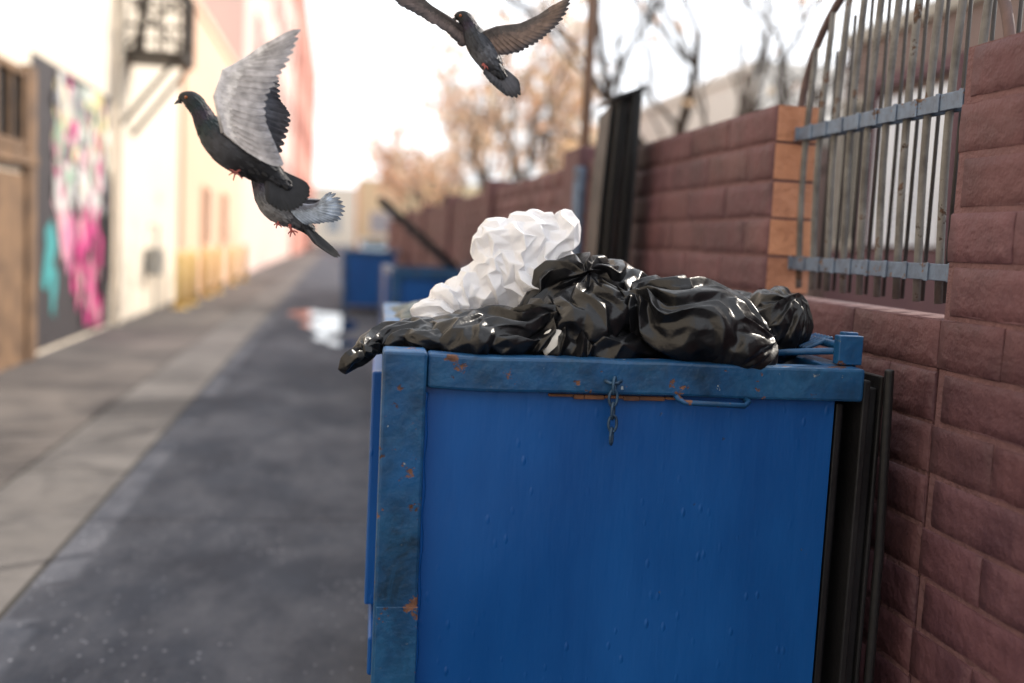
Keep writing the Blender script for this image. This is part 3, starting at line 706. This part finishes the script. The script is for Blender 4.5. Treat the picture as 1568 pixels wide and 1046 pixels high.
pigeon('pigeon',(.346,2.641,2.093),rotb,.00171,735,80,
 [(692,33,0,3),(698,31,0,8),(706,33,0,11.5),(714,42,0,12),(721,54,0,15),(732,69,0,19),(745,84,0,19),(757,98,0,15),(767,109,0,10),(776,118,0,5)],
 [dk,dk,dk,pur,slate,slate,g1,slate,dk,dk],
 [dict(lead=[(628,4,-.02),(655,24,-.015),(680,37,-.01),(706,52,0)],
       trail=[(566,-6,-.05),(574,4,-.05),(590,14,-.045),(608,25,-.04),(628,34,-.035),(648,42,-.03),(668,51,-.02),(686,62,-.01),(706,76,0)],
       n_dir=(.1,-1,.35),w=6.5,n=20,pal=dict(flight=((.15,.115,.11),(.04,.037,.042)),cov1=(.14,.105,.10),cov2=(.11,.09,.085),cov3=(.07,.06,.06))),
  dict(lead=[(822,22,-.02),(792,38,-.015),(758,46,-.01),(730,60,0)],
       trail=[(864,-6,-.05),(864,6,-.05),(857,22,-.045),(845,38,-.04),(831,54,-.035),(815,67,-.03),(797,77,-.02),(778,82,-.01),(755,86,0)],
       n_dir=(-.1,-1,.35),w=7,n=20,pal=dict(flight=((.17,.12,.10),(.04,.04,.05)),cov1=(.17,.12,.105),cov2=(.13,.10,.09),cov3=(.09,.075,.07)))],
 dict(root=(755,96,0),tips=[(746,116,-.02),(756,126,-.02),(770,135,-.01),(784,143,0),(797,145,0),(803,138,.01),(800,124,.02)],n=12,w=7,n_dir=(.1,-1,.1),c=((.10,.10,.115),(.02,.02,.024))),
 [dict(hip=(742,100,-.02),ankle=(746,103,-.025),toes=[(750,106,-.025),(745,107,-.03)])],
 dict(beak=(694,35,686,39,3.6),eye=(701,31,1.9,9.8),y=0),3)

# ------------------------------------------------------------------ buildings, left side
def building(name,x0,x1,y0,y1,h,m,parapet=.25,wins=(),face='x1',trim=None,glass=None):
    e=empty(name)
    b=MB(); b.box(x0,x1,y0,y1,0,h); b.obj('walls',[m],e)
    b=MB(); b.box(x0-.06,x1+.06,y0-.0,y1+.0,h+.002,h+parapet); b.obj('cornice',[trim or m],e,bevel=.03)
    if wins:
        f=MB(); gl=MB()
        for (a,c,z0,z1) in wins:
            if face in('x1','x0'):
                X=x1 if face=='x1' else x0; sg=1 if face=='x1' else -1
                gl.box(*sorted((X+sg*.003,X+sg*.03)),a,c,z0,z1)
                for (p,q,r,s_) in ((a-.08,a-.002,z0-.08,z1+.08),(c+.002,c+.08,z0-.08,z1+.08),(a,c,z1+.002,z1+.08),(a,c,z0-.1,z0-.002),((a+c)/2-.02,(a+c)/2+.02,z0+.003,z1-.003)):
                    f.box(*sorted((X+sg*.004,X+sg*.09)),p,q,r,s_)
            else:
                Y=y0
                gl.box(a,c,Y-.03,Y-.003,z0,z1)
                for (p,q,r,s_) in ((a-.1,a-.002,z0-.1,z1+.1),(c+.002,c+.1,z0-.1,z1+.1),(a,c,z1+.002,z1+.1),(a,c,z0-.1,z0-.002),((a+c)/2-.03,(a+c)/2+.03,z0+.003,z1-.003)):
                    f.box(p,q,Y-.09,Y-.004,r,s_)
        gl.obj('window_panes',[glass or M_glass],e); f.obj('window_frames',[trim or M_fwhite],e)
    return e
cb=building('cream_building',-14,-3.5,-10,23,9.5,M_cream,wins=[(10.9,11.75,2.45,3.15)],trim=M_tan)
b=MB(); b.box(-3.498,-3.42,11.95,12.25,0,3.3); b.box(-3.498,-3.45,10.2,11.9,0,2.1); b.box(-3.498,-3.40,10.2,12.25,2.2,2.33); b.obj('door_and_post',[M_tan],cb)
b=MB(); b.tube([(-3.42,16.55,0),(-3.42,16.55,9.4)],.05,8); b.obj('downpipe',[M_cream],cb)
building('peach_building',-14,-3.4,23,36,6.6,M_peach,wins=[(26,27,1.2,2.6),(30,31,1.2,2.6)],trim=M_peach,glass=M_glass2)
building('pink_building',-16,-3.4,36.01,72,16,M_pink,wins=[(40+k*5,42+k*5,z,z+1.8) for k in range(6) for z in (4,8,12)],trim=M_pink,glass=M_glass2)
building('red_building',-18,-3.2,72.01,125,20,M_red,wins=[(76+k*8,79+k*8,z,z+2) for k in range(5) for z in (4,9,14)],trim=M_red,glass=M_glass2)
building('cream_building',-6,24,165,185,9,M_cream,face='y0',wins=[(-2+k*5,0+k*5,2,5) for k in range(5)],glass=M_glass2)
building('yellow_building',1.8,16,100,120,7,mat('yellow_stucco',(.82,.72,.46),rough=.8),face='y0',wins=[(3+k*4,5+k*4,2,4) for k in range(3)],glass=M_glass2)
building('white_building',20,40,60,80,11,M_fwhite,face='y0',wins=[(21+k*3,22.4+k*3,z,z+1.8) for k in range(6) for z in (3,7)],glass=M_glass2,trim=M_fwhite)
building('white_building',8.0,20,19,30,5.2,M_fwhite,face='y0',wins=[(8.8,10.0,3.0,4.2),(11.2,12.4,2.6,4.2),(13.6,15,2.6,4.2)],trim=M_fwhite)
building('shed',5.6,9,11.2,14,2.9,M_hwall,face='y0',wins=[(6.3,7.2,1.2,2.3)],trim=M_grey)
mu=empty('wall_mural')
b=MB(); X=-3.492
b.add([(X,12.3,.05),(X,16.2,.05),(X,16.2,3.5),(X,12.3,3.5)],[(0,1,2,3)],0,(.045,.038,.042)); b.obj('black_ground',[M_mural],mu)
b=MB(); rn=random.Random(9)
def mb_blob(yc,zc,ry,rz,c,layer):
    n=22; ph=rn.uniform(0,9)
    pts=[]
    for i in range(n):
        t=2*math.pi*i/n; k=1+.4*noise.noise((math.cos(t)*1.8+ph,math.sin(t)*1.8,ph))*2
        y=min(16.18,max(12.32,yc+ry*math.cos(t)*k)); z=min(3.48,max(.07,zc+rz*math.sin(t)*k))
        pts.append((X+.004*layer,y,z))
    b.add(pts,[tuple(range(n))],0,c)
white=(.75,.73,.7);pk=(.72,.07,.28);lp=(.8,.45,.5);ye=(.8,.68,.35);te=(.06,.35,.36);gr_=(.4,.55,.42);bk=(.03,.028,.03)
mb_blob(14.65,2.6,1.2,.85,white,1)
mb_blob(13.55,2.3,.4,.8,lp,2); mb_blob(15.4,3.05,.55,.4,ye,2); mb_blob(13.5,2.9,.35,.4,ye,2.3); mb_blob(14.6,3.2,.5,.2,gr_,2.6)
mb_blob(14.9,1.35,.7,.5,pk,1.5); mb_blob(15.35,.6,.4,.6,pk,2.2); mb_blob(14.3,1.0,.2,.5,pk,2.4); mb_blob(13.9,1.35,.3,.35,(.7,.25,.4),2.6)
mb_blob(13.0,1.15,.24,.4,te,2); mb_blob(13.2,.75,.1,.3,te,2.1)
for i in range(110):
    yc=rn.uniform(13.2,15.9); zc=rn.uniform(1.75,3.3)
    mb_blob(yc,zc,rn.uniform(.05,.16),rn.uniform(.05,.22),rn.choice([white,white,white,lp,ye,gr_,gr_,(.35,.33,.35),(.2,.2,.22),pk]),3+i*.08)
for i in range(30):
    yc=rn.uniform(14.2,15.7); zc=rn.uniform(.2,1.75)
    mb_blob(yc,zc,rn.uniform(.04,.12),rn.uniform(.08,.3),rn.choice([pk,(.5,.04,.2),lp,bk]),12+i*.06)
mb_blob(15.98,1.2,.17,1.1,(.02,.018,.02),15)
b.obj('painted_shapes',[M_mural],mu)
fe=empty('fire_escape')
b=MB()
b.box(-3.49,-2.5,16.7,17.9,4.26,4.34)
for z in (4.7,5.2,5.35): 
    b.tube([(-3.49,16.72,z),(-2.52,16.72,z),(-2.52,17.88,z),(-3.49,17.88,z)],.028,6)
for x in (-3.4,-3.1,-2.8,-2.52): b.tube([(x,16.72,4.3),(x,16.72,5.35)],.022,6); b.tube([(x,17.88,4.3),(x,17.88,5.35)],.022,6)
for y in (17,17.3,17.6): b.tube([(-2.52,y,4.3),(-2.52,y,5.35)],.022,6)
b.tube([(-3.4,16.72,4.35),(-2.52,16.72,5.2)],.025,6); b.tube([(-3.4,16.72,5.2),(-2.52,16.72,4.35)],.025,6)
for y in (16.76,17.84): b.tube([(-3.48,y,3.1),(-2.6,y,4.26)],.04,6)
b.tube([(-3.3,17,4.3),(-2.9,17.1,7.2)],.035,6); b.tube([(-3.3,17.4,4.3),(-2.9,17.5,7.2)],.035,6)
for k in range(10): b.tube([(-3.3+.04*k,17+.01*k,4.5+.28*k),(-3.3+.04*k,17.4+.01*k,4.5+.28*k)],.02,5)
b.box(-3.49,-2.5,16.7,17.9,7.2,7.26)
b.obj('platform_and_rails',[M_dark],fe)
for (x,y) in ((-3.05,20.4),(-3.0,21.6),(-3.05,24.2),(-3.0,26.0),(-3.05,30),(-3.0,33)):
    b=MB(); b.tube([(x,y,0),(x,y,1.05),(x,y,1.12),(x,y,1.16)],[.1,.1,.085,.03],14); b.tube([(x,y,0),(x,y,.04)],[.16,.15],14); b.obj('bollard',[M_yel],smooth=True)
me_=empty('gas_meter')
b=MB(); b.box(-3.46,-3.2,19.1,19.5,.7,1.2); b.tube([(-3.33,19.3,0),(-3.33,19.3,.7)],.03,8); b.tube([(-3.33,19.45,1.2),(-3.33,19.45,1.6),(-3.48,19.45,1.6)],.03,8); b.tube([(-3.2,19.3,.98),(-3.17,19.3,.98)],.09,14)
b.obj('meter',[M_grey],me_,bevel=.02)

# ------------------------------------------------------------------ house behind the wall
hs=building('house',5.0,14,2.2,9.6,3.7,M_hwall,face='x0',wins=[(5.6,6.6,1.9,3.1),(9.05,9.4,1.8,3.1)],parapet=.16,trim=M_grey)
b=MB()
for k in range(3): b.box(4.93,4.996,7.62+k*.40,7.98+k*.40,1.74,3.1)
b.obj('white_shutters',[M_door],hs,bevel=.01)
b=MB(); b.box(4.90,4.996,7.50,7.60,1.72,3.2); b.box(4.90,4.996,8.82,8.92,1.72,3.2); b.box(4.90,4.996,7.50,8.92,3.202,3.32)
b.obj('shutter_frame',[M_hpur],hs)
b=MB(); b.box(4.95,4.997,2.2,9.6,.0,1.70); b.obj('dado',[M_hpur],hs)

pl=empty('metal_pole')
b=MB(); b.tube([(1.60,6.6,0),(1.60,6.6,6.5)],.035,10); b.obj('pipe',[M_pole],pl,smooth=True)
b=MB(); b.tube([(1.33,5.55,0),(1.33,5.55,2.05)],.04,10); b.box(1.28,1.38,5.5,5.6,1.0,1.1); b.obj('conduit',[M_galv],pl,smooth=False)

car=empty('parked_car',(2.1,62,0))
b=MB()
prof=[(-2.2,.35),(-2.25,.8),(-1.5,.95),(-.9,1.42),(.8,1.45),(1.5,1.0),(2.15,.85),(2.2,.35)]
vs=[(-.85,y,z) for y,z in prof]+[(.85,y,z) for y,z in prof]; n=len(prof)
fs=[tuple(range(n)),tuple(range(n,2*n))[::-1]]+[(i,i+n,(i+1)%n+n,(i+1)%n) for i in range(n)]
b.add(vs,fs); b.obj('car_body',[M_car],car,bevel=.06)
b=MB(); b.add([(-.72,-1.47,1.0),(.72,-1.47,1.0),(.66,-.97,1.38),(-.66,-.97,1.38)],[(0,1,2,3)]); b.obj('rear_window',[M_glass],car,loc=(0,-.03,.02))
b=MB()
for x in(-.87,.67):
    for y in(-1.4,1.4): b.tube([(x,y,.33),(x+.2,y,.33)],.33,18)
b.obj('wheels',[M_tyre],car)

# ------------------------------------------------------------------ trees
def tree(name,loc,H,r0,seed,leaf=.5,levels=5,lean=(0,0),leafcols=None,first=.3,ls=.09,nl=1,thick=1.0):
    rnd=random.Random(seed); b=MB()
    cols=leafcols or [(.75,.30,.08),(.8,.42,.14),(.6,.22,.07),(.8,.55,.28)]
    def br(p,d,L,r,lv):
        n=5 if lv<3 else 3; pts=[p]; rad=[r]; q=p.copy(); dd=d.copy()
        for i in range(n):
            dd=(dd+Vector((rnd.uniform(-1,1),rnd.uniform(-1,1),rnd.uniform(-.5,.9)))*.16).normalized()
            q=q+dd*(L/n); pts.append(q.copy()); rad.append(max(r*(1-.45*(i+1)/n),.006))
        b.tube(pts,rad,8 if lv<2 else 4,mat=0,cap=False)
        if lv>=3:
            for _ in range(nl*3):
                if rnd.random()<leaf:
                    pp=pts[rnd.randrange(1,n+1)]+Vector((rnd.gauss(0,.12),rnd.gauss(0,.12),rnd.gauss(0,.12)))
                    a=Vector((rnd.uniform(-1,1),rnd.uniform(-1,1),rnd.uniform(-1,1))).normalized(); c=a.orthogonal().normalized(); s_=ls*rnd.uniform(.6,1.3)
                    k=rnd.uniform(.6,1.2); cc=tuple(min(.9,x*k) for x in rnd.choice(cols))
                    b.add([pp-a*s_,pp+c*s_*.5,pp+a*s_,pp-c*s_*.5],[(0,1,2,3)],1,cc)
        if lv<levels:
            kids=3 if lv>0 else 4
            for k in range(kids):
                i=rnd.randrange(2,n+1) if k else n
                ax=dd.orthogonal().normalized(); ax.rotate(Matrix.Rotation(rnd.uniform(0,6.28),3,dd))
                nd_=dd.copy(); nd_.rotate(Matrix.Rotation(math.radians(rnd.uniform(22,52)),3,ax))
                nd_.z+=.12; nd_.normalize()
                br(pts[i],nd_,L*rnd.uniform(.6,.8),rad[i]*rnd.uniform(.55,.72)*thick,lv+1)
    br(Vector((0,0,0)),Vector((lean[0],lean[1],1)).normalized(),H*first,r0,0)
    return b.obj(name,[M_bark,M_leafo],smooth=True,loc=loc)
AC=[(.82,.40,.14),(.84,.50,.22),(.75,.34,.12),(.84,.62,.38)]
tree('bare_tree',(4.1,12.0,0),8.5,.18,4,leaf=.3,first=.30,levels=4,thick=1.05,leafcols=AC)
tree('bare_tree',(5.6,13.5,0),9,.15,8,leaf=.1,first=.30,lean=(-.1,0),levels=3,thick=1.12,leafcols=AC)
tree('bare_tree',(4.55,10.3,0),8,.13,15,leaf=.1,first=.3,lean=(-.12,.05),levels=3,thick=1.12,leafcols=AC)
for i,(x,y,h) in enumerate(((3.4,20,9.5),(3.6,27,10.5),(5.8,25,10.5),(3.0,37,9.5),(7.5,36,11),(3.0,50,9))):
    tree('autumn_tree',(x,y,0),h,.17,100+i,leaf=.7,first=.28,ls=.08+.0028*y,nl=2,levels=4,thick=1.12,leafcols=AC)

# ------------------------------------------------------------------ light
S=Vector((.75,.45,.62)).normalized()
el=math.asin(S.z); az=math.atan2(S.x,S.y)
w=bpy.data.worlds.new('World'); scene.world=w; w.use_nodes=True; nt=w.node_tree
sk=nt.nodes.new('ShaderNodeTexSky'); sk.sky_type='NISHITA'; sk.sun_disc=False; sk.sun_elevation=el; sk.sun_rotation=az
sk.air_density=1.0; sk.dust_density=2.0; sk.ozone_density=1.0
# white haze added over the blue sky to lift the ambient light
tc=nt.nodes.new('ShaderNodeTexCoord'); nz=nd(nt,'ShaderNodeTexNoise',Scale=1.6,Detail=5.0,Roughness=.5)
nt.links.new(tc.outputs['Generated'],nz.inputs['Vector'])
mr=nd(nt,'ShaderNodeMapRange'); mr.inputs['From Min'].default_value=.3; mr.inputs['From Max'].default_value=.6; mr.inputs['To Min'].default_value=.6; mr.inputs['To Max'].default_value=.9
nt.links.new(nz.outputs['Fac'],mr.inputs['Value'])
mx=nd(nt,'ShaderNodeMix',data_type='RGBA'); nt.links.new(mr.outputs[0],mx.inputs[0]); nt.links.new(sk.outputs[0],mx.inputs[6]); mx.inputs[7].default_value=(12.6,12.9,13.4,1)
nt.links.new(mx.outputs[2],nt.nodes['Background'].inputs[0]); nt.nodes['Background'].inputs[1].default_value=.15
sun=bpy.data.lights.new('sun','SUN'); sun.energy=5; sun.angle=math.radians(.5); sun.color=(1,.91,.80)
so=bpy.data.objects.new('sun',sun); link(so); so.rotation_euler=(-S).to_track_quat('-Z','Y').to_euler()
scene.view_settings.view_transform='Standard'; scene.view_settings.look='None'; scene.view_settings.exposure=0

# ------------------------------------------------------------------ camera
cam=bpy.data.cameras.new('camera'); co=bpy.data.objects.new('camera',cam); link(co)
cam.lens=35; cam.sensor_width=36; cam.clip_start=.05; cam.clip_end=2000
yaw=math.radians(10.06); pit=math.radians(5.62); rho=math.radians(2.8)
F=Vector((math.sin(yaw)*math.cos(pit),math.cos(yaw)*math.cos(pit),-math.sin(pit)))
R=Vector((math.cos(yaw),-math.sin(yaw),0)); U=R.cross(F)
R2=R*math.cos(rho)+U*math.sin(rho); U2=-R*math.sin(rho)+U*math.cos(rho)
m=Matrix((R2,U2,-F)).transposed().to_4x4(); m.translation=Vector((0,0,1.6)); co.matrix_world=m
cam.dof.use_dof=True; cam.dof.focus_distance=2.38; cam.dof.aperture_fstop=1.0
scene.camera=co
